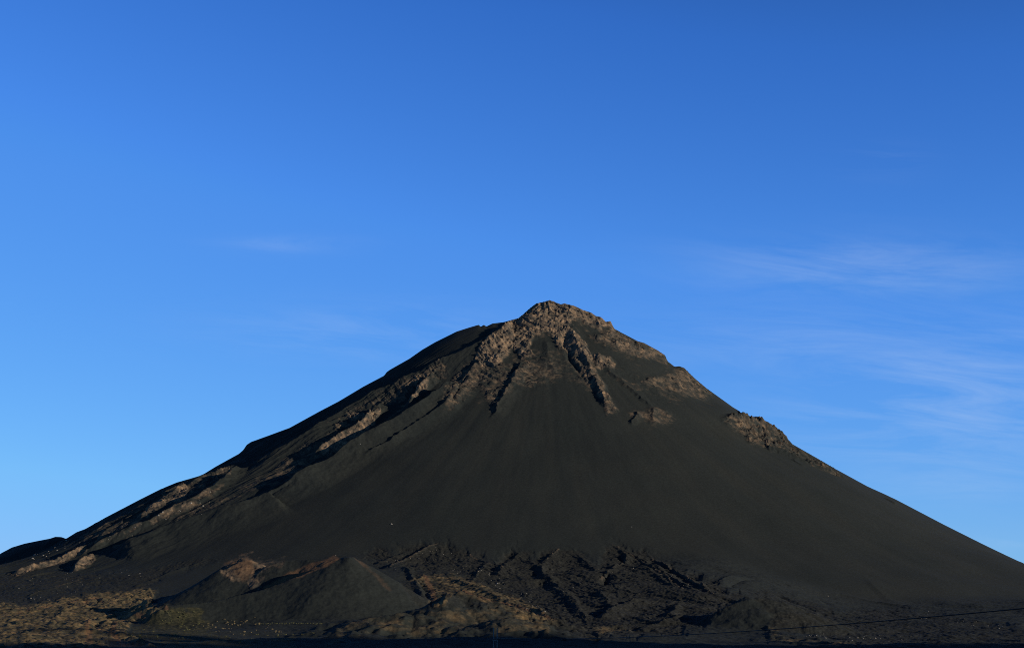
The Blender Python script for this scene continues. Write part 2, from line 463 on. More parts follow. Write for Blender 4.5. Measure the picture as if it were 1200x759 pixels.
# summit spurs and gullies
SPURS = [
    ([(672,379),(670,390),(674,404),(682,418),(691,435),(700,455),(713,482)], 15, 34, 14),
    ([(664,386),(660,398),(662,408),(672,424),(680,440)], -12, 16, 16),
    ([(618,420),(608,432),(598,455),(586,474),(575,492)], 15, 40, 14),
    ([(560,424),(548,445),(534,466),(520,486)], 14, 34, 22),
    ([(548,440),(538,460),(530,478)], -10, 14, 14),
    ([(720,424),(712,420),(700,426)], 12, 26, 18),
    ([(690,418),(720,440),(745,460),(765,478)], 7, 30, 16),
    ([(784,424),(765,414),(750,408)], 10, 26, 22),
    ([(795,430),(812,447),(830,462)], 9, 40, 20),
    ([(756,446),(775,447),(800,455)], 9, 26, 26),
    ([(748,482),(745,490),(741,497)], 8, 18, 12),
    ([(768,477),(762,488),(770,498)], 8, 26, 22),
    ([(850,489),(880,492),(905,502),(924,516)], 16, 46, 30),
    ([(930,536),(940,545)], 4, 20, 8),
    ([(1037,579),(1050,587)], 5, 30, 14),
    ([(640,398),(642,420),(650,440)], 6, 30, 30),
]
for k, (px, h, ws, wd) in enumerate(SPURS):
    ridge(px, h, ws, wd, wob=11, seed=140 + k)

# talus: rubble trailing downhill from the outcrops
TAL = np.zeros(H.shape, F32)
ti = np.nonzero((RR < 1250) & (Y < 5060) & (CONEW > .5))
tx, ty, tr = DX[ti], DY[ti], RR[ti]
strk = np.clip(.35 + 1.3 * fbm(TH[ti] * 900, tr * .12, 30, 3, seed=68), 0, 1)
acc = np.zeros(len(tr), F32)
for k in range(1, 13):
    f = 1 - np.minimum(k * 14.0 / np.maximum(tr, 60), .9)
    qx, qy = CX + tx * f, CY + ty * f
    qi = np.clip(np.searchsorted(Yr, qy), 0, NR - 1); qj = np.clip(np.searchsorted(T, qx / qy), 0, NC - 1)
    acc = np.maximum(acc, ROCK_AND_LIT[qi, qj] * (1 - k / 13.0))
TAL[ti] = acc * strk * .55
TAL = np.clip(TAL - ROCK_AND_LIT, 0, 1)
H += TAL * (blocks(X, Y, 8, 69) * 2.2).astype(F32)
# crags: broken rock at several sizes, longest downhill
rk = ROCK_AND_LIT[S]
idx = np.nonzero(rk > 0.02)
xx, yy, rk1 = X[S][idx], Y[S][idx], rk[idx]
th, rr = TH[S][idx], RR[S][idx]
sx, sy = th * np.maximum(rr, 140) * 1.0, rr
shoulder = np.clip((xx - 560) / 120, 0, 1) * (yy > 4300)
wx = xx + 14 * fbm(xx, yy, 40, 2, seed=75); wy = yy + 14 * fbm(xx, yy, 40, 2, seed=76)
crag = ridged(sx + 8 * fbm(xx, yy, 35, 2, seed=78), sy * 0.28, 44, 3, seed=70) * np.where(yy > 4450, 6.5, 1.5) + ridged(sx + 6 * fbm(xx, yy, 25, 2, seed=79), sy * .25, 19, 2, seed=59) * np.where(yy > 4200, 3.6, 1.5) + blocks(wx, wy * .8, 30, 71) * 10 + ridged(wx, wy, 20, 3, seed=77) * 4.2 + blocks(wx, wy, 9, 73) * 4.2 - 4
crag += np.abs(((crag * .35 + H[S][idx] * .06) % 1.0) - .5) * 2.2 * (rk1 > .5)     # bedding: thin ledges
crag += shoulder * ridged(sx, sy * .12, 24, 2, seed=58) * 7
up = (yy > 4300)
crag *= np.where(up, 1.0, 0.6)
tmp = H[S]; tmp[idx] += (crag * np.clip(rk1 * (1.25 + 1.5 * shoulder), 0, 1) * (1 + .35 * shoulder)).astype(F32); H[S] = tmp

# lava: heaped blocks and flow folds
lv = LAVA_AND_SHADE[S]
idx = np.nonzero(lv > 0.02)
xx, yy, l1 = X[S][idx], Y[S][idx], lv[idx]
wx = xx + 40 * fbm(xx, yy, 130, 2, seed=80); wy = yy + 40 * fbm(xx, yy, 130, 2, seed=82)
down = wy * .22
ll = ridged(wx + wy * 0.3, down, 46, 3, seed=84) * 3.4 + ridged(wx + wy * .2, down * 1.4, 17, 3, seed=86) * 1.7 + fbm(wx, wy, 140, 3, seed=83) * 7
ll += blocks(xx, yy * .8, 11, 88) * 1.6 + blocks(xx, yy * .8, 5.5, 89) * 1.2
ll = ll * .8 - 5.0
tmp = H[S]; tmp[idx] += (ll * l1).astype(F32); H[S] = tmp
LAVA_AND_SHADE = np.maximum(LAVA_AND_SHADE, (1 - sstep(1560, 1800, Y + 90 * fbm(X, Y, 160, 3, seed=99))) * .9).astype(F32)  # lava colour spread over the near strip to paint its shade darker
# rolling ground elsewhere on the valley floor
flo = (1 - CONEW[S]) * (1 - 0.7 * LAVA_AND_SHADE[S])
H[S] += flo * (fbm(X[S], Y[S], 150, 4, seed=91) * 8 + ridged(X[S] * 0.8 + Y[S] * 0.3, Y[S] * 0.6, 55, 3, seed=93) * 3.0 * (0.35 + SOIL[S]))
H[S] += fbm(X[S], Y[S], 9, 2, seed=95) * 0.9 * (1 - CONEW[S])
idx = np.nonzero((SOIL > .05) & (Y > 1380))
xx, yy = X[idx], Y[idx]
H[idx] += SOIL[idx] * (blocks(xx, yy * .8, 15, 96) * 4.2 + blocks(xx, yy, 7, 98) * 1.8 + ridged(xx * .8 + yy * .3, yy * .8, 30, 3, seed=97) * 2.2)

LEV = [  # levees, channels and steps of the lava field
    ([(718,636),(728,644),(737,652),(730,660),(716,668),(705,676)], 12, 16, 14), ([(724,650),(735,656),(726,664)], -10, 12, 12),
    ([(712,670),(708,678),(714,686)], -18, 14, 16), ([(722,637),(745,650),(775,667),(800,684),(830,700)], 10, 14, 14),
    ([(760,650),(790,668),(815,680),(835,697)], 8, 14, 12), ([(748,660),(775,676),(800,692)], 7, 12, 12),
    ([(512,635),(490,648),(470,658),(452,666)], 14, 40, 16), ([(482,643),(460,653),(440,660)], 8, 30, 12),
    ([(575,658),(560,672),(552,682)], 9, 24, 14), ([(612,644),(596,654),(588,668),(580,676)], 12, 34, 16),
    ([(655,642),(640,655),(632,668),(640,680)], 13, 40, 18), ([(600,646),(625,660),(640,675),(665,692),(680,712)], 9, 20, 14),
    ([(672,644),(690,660),(700,670)], 8, 20, 12), ([(640,680),(660,695),(675,710),(690,726)], 10, 18, 16),
    ([(700,690),(712,705),(720,722)], 10, 24, 14), ([(520,672),(545,684),(570,694),(600,706),(660,727)], 7, 24, 16),
    ([(474,664),(486,680),(500,700)], 9, 14, 12), ([(482,672),(500,690),(508,712)], -7, 10, 10),
    ([(525,690),(520,704),(522,716)], 6, 12, 10), ([(800,705),(790,718),(780,722)], 10, 16, 16),
    ([(770,704),(740,706),(700,725)], 16, 40, 14),
    ([(740,735),(790,725),(795,722)], 10, 24, 12), ([(690,735),(720,730),(735,732)], 8, 20, 12),
    ([(868,676),(840,682),(815,690)], 8, 30, 14), ([(850,688),(880,678),(905,684)], -7, 18, 18),
    ([(905,694),(925,702),(960,716)], -8, 20, 18), ([(960,702),(975,710)], -6, 16, 16),
    ([(1015,678),(1030,694),(1050,706)], 3, 40, 18), ([(960,692),(1000,700),(1040,708),(1100,713)], 5, 40, 16),
    ([(1010,740),(1060,736),(1120,742)], -8, 30, 24), ([(1100,745),(1150,742),(1200,750)], 6, 30, 30),
    ([(150,690),(180,678),(215,664),(240,656)], 6, 24, 12), ([(30,700),(70,688),(110,676),(150,670)], 4, 30, 12),
    ([(35,716),(70,708),(95,701)], 8, 20, 12), ([(95,703),(101,708),(106,715)], -8, 10, 12), ([(112,701),(116,708),(121,714)], -8, 10, 12),
    ([(130,706),(150,699)], 6, 14, 10), ([(100,738),(108,731),(125,727),(142,727)], 6, 12, 10), ([(110,739),(118,732),(128,730)], -7, 12, 12),
    ([(110,742),(130,748),(150,754)], -6, 12, 12), ([(130,737),(137,731),(142,729)], -6, 9, 9),
    ([(60,734),(66,728),(78,722)], 6, 12, 12), ([(5,726),(18,724)], -6, 12, 12), ([(140,717),(175,708),(230,712)], 6, 16, 12),
    ([(380,746),(400,738),(440,728),(490,720)], 10, 40, 16), ([(482,720),(480,735),(484,748)], -6, 10, 10),
    ([(440,745),(470,728),(500,722)], 6, 16, 10), ([(400,752),(440,736)], 5, 14, 10),
]
add(ROCK_AND_LIT, [(258,664),(270,655),(287,650),(300,655),(318,660),(312,672),(306,684),(296,690),(284,684),(270,681),(262,672)], .62, soft=5, warp=11, wl=9, seed=220)
add(RED, [(266,660),(280,653),(296,655),(300,668),(288,682),(272,674)], .7, soft=5, warp=9, wl=8, seed=221)
add(RED, [(306,688),(330,677),(355,664),(392,652),(398,655),(385,664),(350,676),(312,690)], .9, soft=1.5, warp=2, seed=222)
add(RED, [(414,652),(428,661),(442,673),(460,692),(456,694),(436,674),(416,657)], .26, soft=2, warp=2, seed=223)
add(ROCK_AND_LIT, [(303,664),(318,655),(337,655),(332,664),(312,668)], .4, soft=3, seed=224)
i0 = np.nonzero(ROCK_AND_LIT > .02)
zz = (Y[i0] < 3100) & (Y[i0] > 2300)
i0 = (i0[0][zz], i0[1][zz])
H[i0] += (ridged(X[i0], Y[i0], 24, 3, seed=226) * 4.0 * ROCK_AND_LIT[i0]).astype(F32)
for k, (px, h, ws, wd) in enumerate(LEV):
    ridge(px, h * .5, ws, wd, wob=6, seed=300 + k)

# ------------------------------------------------------------------ fit the skyline of the cone to the one photographed
tgt = np.interp(U, su, sv)


def blur(v, sg):
    n = int(sg * 3); k = np.exp(-0.5 * (np.arange(-n, n + 1) / sg) ** 2); k /= k.sum()
    return np.convolve(np.pad(v, n, mode='edge'), k, 'valid')


zone = (Yr > 3700) & (Yr < 5300)
inr = sstep(-60, -30, U) * (1 - sstep(1225, 1245, U))
for it, (sg, wd_, lim) in enumerate([(30, 240, 90), (12, 200, 60), (10, 160, 40), (4, 70, 14), (1.2, 40, 10), (1.2, 30, 8), (1.2, 30, 6)]):
    Vn = VH - FPX * H[zone] / Y[zone]
    k = Vn.argmin(0)
    cur = Vn[k, np.arange(NC)]
    ys = blur(Yr[zone][k], 25 if it < 3 else 5)
    dz = blur(np.clip((cur - tgt) / FPX * ys, -lim, lim) * inr, sg)
    H += (dz[None, :] * np.exp(-0.5 * ((Y - ys[None, :]) / wd_) ** 2)).astype(F32)
Vn = VH - FPX * H[zone] / Y[zone]
print('skyline error px', np.abs(Vn.min(0) - tgt)[(U > 90) & (U < 1200)].mean())

Z = H + F32(CAMZ)
VF = (VH - FPX * H / Y).astype(F32)


# ------------------------------------------------------------------ materials
def mat(name):
    m = bpy.data.materials.new(name); m.use_nodes = True
    nt = m.node_tree; nt.nodes.clear()
    out = nt.nodes.new('ShaderNodeOutputMaterial'); b = nt.nodes.new('ShaderNodeBsdfPrincipled')
    nt.links.new(b.outputs[0], out.inputs[0])
    b.inputs['Roughness'].default_value = 0.95
    b.inputs['Specular IOR Level'].default_value = 0.1
    return m, nt, b


def N(nt, kind, **kw):
    n = nt.nodes.new(kind)
    for k, v in kw.items():
        setattr(n, k, v)
    return n


def noise(nt, scale, detail=4, rough=.6, vec=None):
    n = N(nt, 'ShaderNodeTexNoise'); n.inputs['Scale'].default_value = scale
    n.inputs['Detail'].default_value = detail; n.inputs['Roughness'].default_value = rough
    if vec is not None:
        nt.links.new(vec, n.inputs['Vector'])
    return n.outputs['Fac']


def ramp(nt, fac, stops):
    r = N(nt, 'ShaderNodeValToRGB')
    e = r.color_ramp.elements
    while len(e) < len(stops):
        e.new(0.5)
    for q, (p, c) in zip(e, stops):
        q.position = p; q.color = (*c, 1) if len(c) == 3 else c
    nt.links.new(fac, r.inputs[0])
    return r.outputs[0]


def mix(nt, fac, a, b, mode='MIX'):
    m = N(nt, 'ShaderNodeMix', data_type='RGBA', blend_type=mode)
    for s, val in ((m.inputs[0], fac), (m.inputs[6], a), (m.inputs[7], b)):
        if isinstance(val, (int, float)):
            s.default_value = val
        elif isinstance(val, tuple):
            s.default_value = (*val, 1)
        else:
            nt.links.new(val, s)
    return m.outputs[2]


def math_(nt, op, a, b=None):
    m = N(nt, 'ShaderNodeMath', operation=op)
    for s, val in zip(m.inputs, (a, b)):
        if val is None:
            continue
        if isinstance(val, (int, float)):
            s.default_value = val
        else:
            nt.links.new(val, s)
    return m.outputs[0]


def terrain_material():
    m, nt, b = mat('volcanic ground')
    geo = N(nt, 'ShaderNodeNewGeometry').outputs['Position']
    A = N(nt, 'ShaderNodeAttribute', attribute_name='kinds')     # R rock and sunlit strips, G soil, B lava and foreground shade
    sp = N(nt, 'ShaderNodeSeparateColor'); nt.links.new(A.outputs['Color'], sp.inputs[0])
    A2 = N(nt, 'ShaderNodeAttribute', attribute_name='cover')    # R plants, G red cinder, B flutes
    sp2 = N(nt, 'ShaderNodeSeparateColor'); nt.links.new(A2.outputs['Color'], sp2.inputs[0])
    big = noise(nt, 0.004, 3, .55, geo)
    mid = noise(nt, 0.045, 6, .68, geo)
    fine = noise(nt, 0.16, 5, .7, geo)
    ash = ramp(nt, big, [(0.3, (.0202, .0245, .0226)), (0.55, (.0220, .0259, .0238)), (0.75, (.0240, .0268, .0234))])
    ash = mix(nt, sp2.outputs[2], ash, (.029, .031, .026))
    ash = mix(nt, 1.0, ash, ramp(nt, fine, [(0.3, (.78, .78, .78)), (0.5, (1, 1, 1)), (0.70, (1.3, 1.3, 1.3))]), 'MULTIPLY')
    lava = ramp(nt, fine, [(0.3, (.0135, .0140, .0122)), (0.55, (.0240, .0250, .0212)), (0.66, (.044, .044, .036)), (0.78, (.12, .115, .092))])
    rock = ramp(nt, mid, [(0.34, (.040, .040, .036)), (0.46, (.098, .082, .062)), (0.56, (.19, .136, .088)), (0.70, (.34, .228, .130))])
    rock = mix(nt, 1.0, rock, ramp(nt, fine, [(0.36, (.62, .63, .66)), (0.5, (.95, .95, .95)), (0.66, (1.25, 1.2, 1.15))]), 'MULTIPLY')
    soil = ramp(nt, mid, [(0.31, (.040, .040, .028)), (0.46, (.105, .086, .048)), (0.60, (.195, .135, .065)), (0.73, (.27, .162, .072))])
    soil = mix(nt, 1.0, soil, ramp(nt, fine, [(0.3, (.5, .52, .55)), (0.6, (1.1, 1.1, 1.1))]), 'MULTIPLY')
    veg = ramp(nt, fine, [(0.35, (.022, .024, .016)), (0.5, (.040, .040, .022)), (0.66, (.080, .070, .036))])
    red = ramp(nt, fine, [(0.3, (.100, .058, .034)), (0.7, (.170, .098, .052))])

    wide = noise(nt, 0.014, 4, .6, geo)
    brk = math_(nt, 'ADD', math_(nt, 'MULTIPLY', mid, .6), math_(nt, 'MULTIPLY', wide, .6))

    def edge(f, lo, hi):   # break a soft mask up with noise
        t = math_(nt, 'ADD', f, math_(nt, 'MULTIPLY', math_(nt, 'SUBTRACT', brk, 0.6), 1.6))
        t = math_(nt, 'MULTIPLY', t, 1.0)
        mr = N(nt, 'ShaderNodeMapRange'); mr.inputs['From Min'].default_value = lo; mr.inputs['From Max'].default_value = hi
        nt.links.new(t, mr.inputs[0])
        return math_(nt, 'MULTIPLY', mr.outputs[0], math_(nt, 'MINIMUM', math_(nt, 'MULTIPLY', f, 6.0), 1.0))
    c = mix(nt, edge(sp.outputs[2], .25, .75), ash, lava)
    c = mix(nt, edge(sp.outputs[1], .3, .95), c, soil)
    c = mix(nt, edge(sp2.outputs[0], .25, .8), c, veg)
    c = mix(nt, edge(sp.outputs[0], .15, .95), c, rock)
    c = mix(nt, edge(sp2.outputs[1], .1, 1.1), c, red)
    nt.links.new(c, b.inputs['Base Color'])
    bump = N(nt, 'ShaderNodeBump'); bump.inputs['Distance'].default_value = 1.6; bump.inputs['Strength'].default_value = 0.5
    nt.links.new(fine, bump.inputs['Height'])
    nt.links.new(bump.outputs[0], b.inputs['Normal'])
    return m


MT = terrain_material()


def meta(o, label=None, cat=None, group=None, kind=None):
    if label: o['label'] = label
    if cat: o['category'] = cat
    if group: o['group'] = group
    if kind: o['kind'] = kind
    return o


def grid_mesh(name, faces, P, cols, material):
    """faces: (n,4) vertex indices into the big grid"""
    used, inv = np.unique(faces.ravel(), return_inverse=True)
    me = bpy.data.meshes.new(name)
    me.vertices.add(len(used)); me.vertices.foreach_set('co', P[used].astype(F32).ravel())
    n = len(faces)
    me.loops.add(n * 4); me.loops.foreach_set('vertex_index', inv.astype(np.int32).ravel())
    me.polygons.add(n)
    me.polygons.foreach_set('loop_start', np.arange(0, n * 4, 4, dtype=np.int32))
    me.polygons.foreach_set('use_smooth', np.ones(n, bool))
    for an, arr in cols.items():
        at = me.attributes.new(an, 'FLOAT_COLOR', 'POINT')
        at.data.foreach_set('color', arr[used].astype(F32).ravel())
    me.update(calc_edges=True)
    me.materials.append(material)
    o = bpy.data.objects.new(name, me); C.objects.link(o)
    return o


P = np.stack([X, Y, Z], -1).reshape(-1, 3)
one = np.ones_like(ROCK_AND_LIT)
fl_full = np.zeros_like(ROCK_AND_LIT)
fl_full[S] = np.clip(fbm(TH[S] * 1200, RR[S] * 0.08, 70, 4, .6, seed=63) * .8 + .1, 0, .6) * CONEW[S]
ROCKC = np.maximum(ROCK_AND_LIT, TAL * .9)
kinds = np.stack([ROCKC, SOIL, LAVA_AND_SHADE, one], -1).reshape(-1, 4)
cover = np.stack([VEG, RED, fl_full, one], -1).reshape(-1, 4)
ii, jj = np.meshgrid(np.arange(NR - 1), np.arange(NC - 1), indexing='ij')
a = (ii * NC + jj).ravel()
faces = np.stack([a, a + 1, a + NC + 1, a + NC], -1)
fx, fy = X[:-1, :-1].ravel(), Y[:-1, :-1].ravel()

# which landform each face belongs to
cls = np.zeros(len(faces), np.int8)                       # 0 valley floor
cone_f = (CONEW[:-1, :-1].ravel() > 0.5) & (fy > 2500)
lava_f = (LAVA_AND_SHADE[:-1, :-1].ravel() > 0.5) & (fy > 1850)
cls[cone_f] = 1
cls[lava_f & ~(cone_f & (fx < -500))] = 2


def near_top(u, v, d, rx, ry):
    cx, cy, _ = world(u, v, d)
    return ((fx - cx) / rx) ** 2 + ((fy - cy) / ry) ** 2 < 1


cls[near_top(283, 655, 2465, 125, 130)] = 3
cls[near_top(390, 652, 2310, 130, 150) | near_top(330, 690, 2270, 90, 70)] = 4
cls[near_top(892, 697, 2150, 95, 120)] = 5
NAMES = [('valley_floor', 'dark valley floor of ash, brown soil and green plots below the volcano', 'valley floor'),
         ('volcano', 'huge dark ash cone rising to a brown craggy summit against blue sky', 'volcano'),
         ('lava_field', 'rough field of black lava and rubble at the foot of the ash slope', 'lava field'),
         ('cinder_cone', 'small cinder hill with a torn orange brown rim, left of the taller cone', 'cinder cone'),
         ('cinder_cone', 'pointed grey cinder cone with a brown streaked rim above the shrub rows', 'cinder cone'),
         ('cinder_cone', 'low dark cinder mound topped by a small jagged spine, right of the lava', 'cinder cone')]
for k, (nm, lab, cat) in enumerate(NAMES):
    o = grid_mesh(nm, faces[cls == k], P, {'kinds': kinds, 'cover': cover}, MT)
    meta(o, lab, cat, kind='structure')


def ground_z(x, y):
    """height of the finished terrain at a point"""
    t = x / y
    j = float(np.interp(t, T, np.arange(NC))); i = float(np.interp(y, Yr, np.arange(NR)))
    i0, j0 = min(int(i), NR - 2), min(int(j), NC - 2); fi_, fj = i - i0, j - j0
    q = Z[i0:i0 + 2, j0:j0 + 2]
    return float((q[0, 0] * (1 - fj) + q[0, 1] * fj) * (1 - fi_) + (q[1, 0] * (1 - fj) + q[1, 1] * fj) * fi_)


def pick_final(u, v, ymin=1400):
    j = int(np.clip(np.searchsorted(U, u), 1, NC - 1))
    ok = np.nonzero((VF[:, j] <= v) & (Yr > ymin))[0]
    i = ok[0] if len(ok) else NR - 1
    y = float(Yr[i]); x = (u - UC) / FPX * y
    return x, y, ground_z(x, y)


# ------------------------------------------------------------------ ground sheet to the horizon, far hill, caldera wall
gx = np.concatenate([-np.geomspace(60000, 7200, 14), np.arange(-7000, 7001, 250), np.geomspace(7200, 60000, 14)])
gy = np.concatenate([-np.geomspace(60000, 4200, 14), np.arange(-4000, 9501, 250), np.geomspace(9700, 60000, 14)])
GXX, GYY = np.meshgrid(gx, gy)
gz = apron_h(GXX, GYY) + CAMZ
ins = (GYY > 0) & (GYY < 7600) & (np.abs(GXX) < 2.2 * np.abs(GYY) + 1)
gz = gz - np.where(ins, 75, 3) - 0.0
gz = gz + fbm(GXX, GYY, 1200, 3, seed=400) * 8
nn = len(gx)
i2, j2 = np.meshgrid(np.arange(len(gy) - 1), np.arange(nn - 1), indexing='ij')
a2 = (i2 * nn + j2).ravel()
zero = np.zeros((GXX.size, 4))
gm = grid_mesh('ground', np.stack([a2, a2 + 1, a2 + nn + 1, a2 + nn], -1), np.stack([GXX, GYY, gz], -1).reshape(-1, 3),
               {'kinds': zero, 'cover': zero}, MT)
meta(gm, 'plain of dark ash stretching away to the horizon round the volcano', 'ground', kind='structure')

# hill behind the left foot of the cone
HD = 5850.0
HT = [(-120, 690), (-60, 675), (-20, 660), (0, 651), (5.3, 646.4), (15.8, 640.6), (29.5, 636.4), (47.4, 632.7), (59, 630.6), (65.3, 628.5), (71.7, 628.7),
      (77.4, 630.8), (90, 638), (130, 655), (200, 690)]
hu = np.array([p[0] for p in HT], float); hv = np.array([p[1] for p in HT], float)
nu, nd = 260, 90
uu = np.linspace(-120, 200, nu); dd = np.linspace(-520, 520, nd)
top = -(np.interp(uu, hu, hv) - VH) / FPX * HD
hx = np.repeat(((uu - UC) / FPX * HD)[None, :], nd, 0); hy = HD + np.repeat(dd[:, None], nu, 1)
q = np.abs(dd) / 520.0
hz = CAMZ + (top[None, :] + 40) * (1 - q[:, None] ** 1.4) - 40 + fbm(hx, hy, 120, 4, seed=410) * 9 * np.sin(np.minimum(q * 3, 1) * 1.57)[:, None]
i2, j2 = np.meshgrid(np.arange(nd - 1), np.arange(nu - 1), indexing='ij'); a2 = (i2 * nu + j2).ravel()
zero = np.zeros((hx.size, 4))
hm = grid_mesh('hill', np.stack([a2, a2 + 1, a2 + nu + 1, a2 + nu], -1), np.stack([hx, hy, hz], -1).reshape(-1, 3), {'kinds': zero, 'cover': zero}, MT)
meta(hm, 'dark rounded hill behind the left foot of the volcano at the picture edge', 'hill', kind='structure')

# the caldera's wall, right of and behind the camera, whose shadow lies over the near valley floor
tanE = math.tan(SUN_EL)
pp = np.array([-SH[1], SH[0]])          # perpendicular to the sun's direction, forwards
W_S = 2500.0
EDGE = [(-200, 2060), (0, 1980), (60, 1860), (110, 1740), (160, 1600), (300, 1690), (380, 1740), (480, 1790),
        (560, 1800), (680, 1830), (800, 1850), (900, 1830), (1000, 1740), (1080, 1760), (1300, 1800)]
ea, eh = [], []
for u_, d_ in EDGE:
    x_, y_ = (u_ - UC) / FPX * d_, d_
    z_ = ground_z(x_, y_)
    ea.append(pp[0] * x_ + pp[1] * y_)
    eh.append(z_ + (W_S - (SH[0] * x_ + SH[1] * y_)) * tanE)
o_ = np.argsort(ea); ea = np.array(ea)[o_]; eh = np.array(eh)[o_]
wa = np.concatenate([np.arange(-1800, ea[0], 60), np.arange(ea[0], ea[-1], 12), np.arange(ea[-1], 2900, 40)])
wc = np.interp(wa, np.concatenate([[-1800, ea[0] - 500, ea[0] - 120], ea, [ea[-1] + 120, ea[-1] + 350, 2900]]),
               np.concatenate([[900, eh[0] + 380, eh[0] + 160], eh, [eh[-1] * .62, 160, 40]]))
wc = wc + fbm(wa, wa * 0, 90, 3, seed=420) * 14
ws_ = np.array([-520, -380, -260, -170, -110, -60, -25, -8, 0, 12, 60, 160, 400, 800, 1500])
wf_ = np.array([-.05, .10, .24, .42, .60, .80, .93, .985, 1.0, .99, .96, .92, .85, .7, .4])
ws2 = np.linspace(-520, 1500, 110); ws2[28] = ws2[28]
ws2 = np.unique(np.concatenate([ws_, ws2])); wf2 = np.interp(ws2, ws_, wf_)
WA, WS = np.meshgrid(wa, ws2)
wx_ = SH[0] * (W_S + WS) + pp[0] * WA; wy_ = SH[1] * (W_S + WS) + pp[1] * WA
wz_ = wc[None, :] * wf2[:, None]
fade = np.clip(np.abs(WS) / 120, 0, 1)
wz_ = np.where(np.abs(WS) > 1, np.minimum(wz_ + ridged(WA, WS * .3, 140, 4, seed=422) * 45 * fade * np.clip(wc / 400, 0, 1)[None, :], wc[None, :]), wz_)
na = len(wa)
i2, j2 = np.meshgrid(np.arange(len(ws2) - 1), np.arange(na - 1), indexing='ij'); a2 = (i2 * na + j2).ravel()
kk = np.zeros((WA.size, 4)); kk[:, 0] = 0.35
wm = grid_mesh('hillside', np.stack([a2, a2 + na, a2 + na + 1, a2 + 1], -1), np.stack([wx_, wy_, wz_], -1).reshape(-1, 3), {'kinds': kk, 'cover': np.zeros((WA.size, 4))}, MT)
meta(wm, 'high rocky caldera wall to the right, shading the near valley floor', 'hillside', kind='structure')


# ------------------------------------------------------------------ things: poles and cable, shrubs, boulders
import bmesh


def simple_mat(name, stops, scale, rough=.9, bump=0.0):
    m, nt, b = mat(name)
    geo = N(nt, 'ShaderNodeNewGeometry').outputs['Position']
    f = noise(nt, scale, 4, .6, geo)
    nt.links.new(ramp(nt, f, stops), b.inputs['Base Color'])
    b.inputs['Roughness'].default_value = rough
    return m


M_CONC = simple_mat('weathered concrete', [(.3, (.13, .14, .13)), (.7, (.22, .22, .21))], 1.3)
M_STEEL = simple_mat('galvanised steel', [(.3, (.16, .17, .17)), (.7, (.26, .27, .27))], 2.0, .55)
M_PORC = simple_mat('brown porcelain', [(.3, (.06, .03, .02)), (.7, (.10, .05, .03))], 4.0, .25)
M_CABLE = simple_mat('black rubber', [(.3, (.008, .008, .008)), (.7, (.016, .016, .016))], 2.0, .6)
M_STONE = simple_mat('pale stone', [(.3, (.10, .095, .08)), (.55, (.21, .195, .165)), (.75, (.36, .33, .28))], .12)
M_LEAF = simple_mat('grey green leaves', [(.3, (.07, .078, .036)), (.55, (.15, .15, .07)), (.75, (.24, .21, .10))], .6)
M_DRY = simple_mat('dry tan leaves', [(.3, (.16, .13, .07)), (.55, (.28, .22, .12)), (.75, (.38, .30, .17))], .6)


def link(name, bm, m, parent=None):
    me = bpy.data.meshes.new(name); bm.to_mesh(me); bm.free(); me.materials.append(m)
    o = bpy.data.objects.new(name, me); C.objects.link(o)
    if parent: o.parent = parent
    return o


def taper_post(bm, x, y, z0, z1, a, b):
    lo = [bm.verts.new((x + sx * a, y + sy * a, z0)) for sx, sy in ((-1, -1), (1, -1), (1, 1), (-1, 1))]
    hi = [bm.verts.new((x + sx * b, y + sy * b, z1)) for sx, sy in ((-1, -1), (1, -1), (1, 1), (-1, 1))]
    bm.faces.new(hi)
    for k in range(4):
        bm.faces.new((lo[k], lo[(k + 1) % 4], hi[(k + 1) % 4], hi[k]))
    e = [ed for ed in bm.edges]
    bmesh.ops.bevel(bm, geom=e, offset=0.02, segments=1, affect='EDGES')


def bar(bm, x0, x1, y, z, h, d):
    r = bmesh.ops.create_cube(bm, size=1)
    for vv in r['verts']:
        vv.co.x = x0 + (vv.co.x + .5) * (x1 - x0); vv.co.y = y + vv.co.y * d; vv.co.z = z + vv.co.z * h


def lathe(bm, x, y, z, prof, n=12):
    rings = [[bm.verts.new((x + r * math.cos(2 * math.pi * k / n), y + r * math.sin(2 * math.pi * k / n), z + h)) for k in range(n)] for r, h in prof]
    for a_, b_ in zip(rings[:-1], rings[1:]):
        for k in range(n):
            bm.faces.new((a_[k], a_[(k + 1) % n], b_[(k + 1) % n], b_[k]))
    bm.faces.new(rings[-1])


def make_pole(x, y, z, H_, label):
    root = bpy.data.objects.new('utility_pole', None); C.objects.link(root); root.location = (x, y, z)
    meta(root, label, 'utility pole', 'twin post utility poles')
    for sx in (-.42, .42):
        bm = bmesh.new(); taper_post(bm, sx, 0, -.8, H_, .15, .11); link('post', bm, M_CONC, root)
    for zz_ in (H_ - 2.9, H_ - 5.4):
        bm = bmesh.new(); bar(bm, -.62, .62, -.2, zz_, .18, .12); link('crossbar', bm, M_STEEL, root)
    for sx in (-.42, 0, .42):
        bm = bmesh.new()
        lathe(bm, sx, -.2, H_ - 2.81, [(.03, 0), (.03, .06), (.09, .08), (.10, .13), (.06, .15), (.085, .18), (.08, .24), (.04, .28), (.02, .30)])
        link('insulator', bm, M_PORC, root)
    return root


PD = 350.0
px_, py_, pz_ = world(580.5, 735, PD)
gz0 = ground_z(px_, py_)
make_pole(px_, py_, gz0, pz_ - gz0, 'grey twin-post pole in the shade at the bottom edge, its crossbar holding a sagging cable')
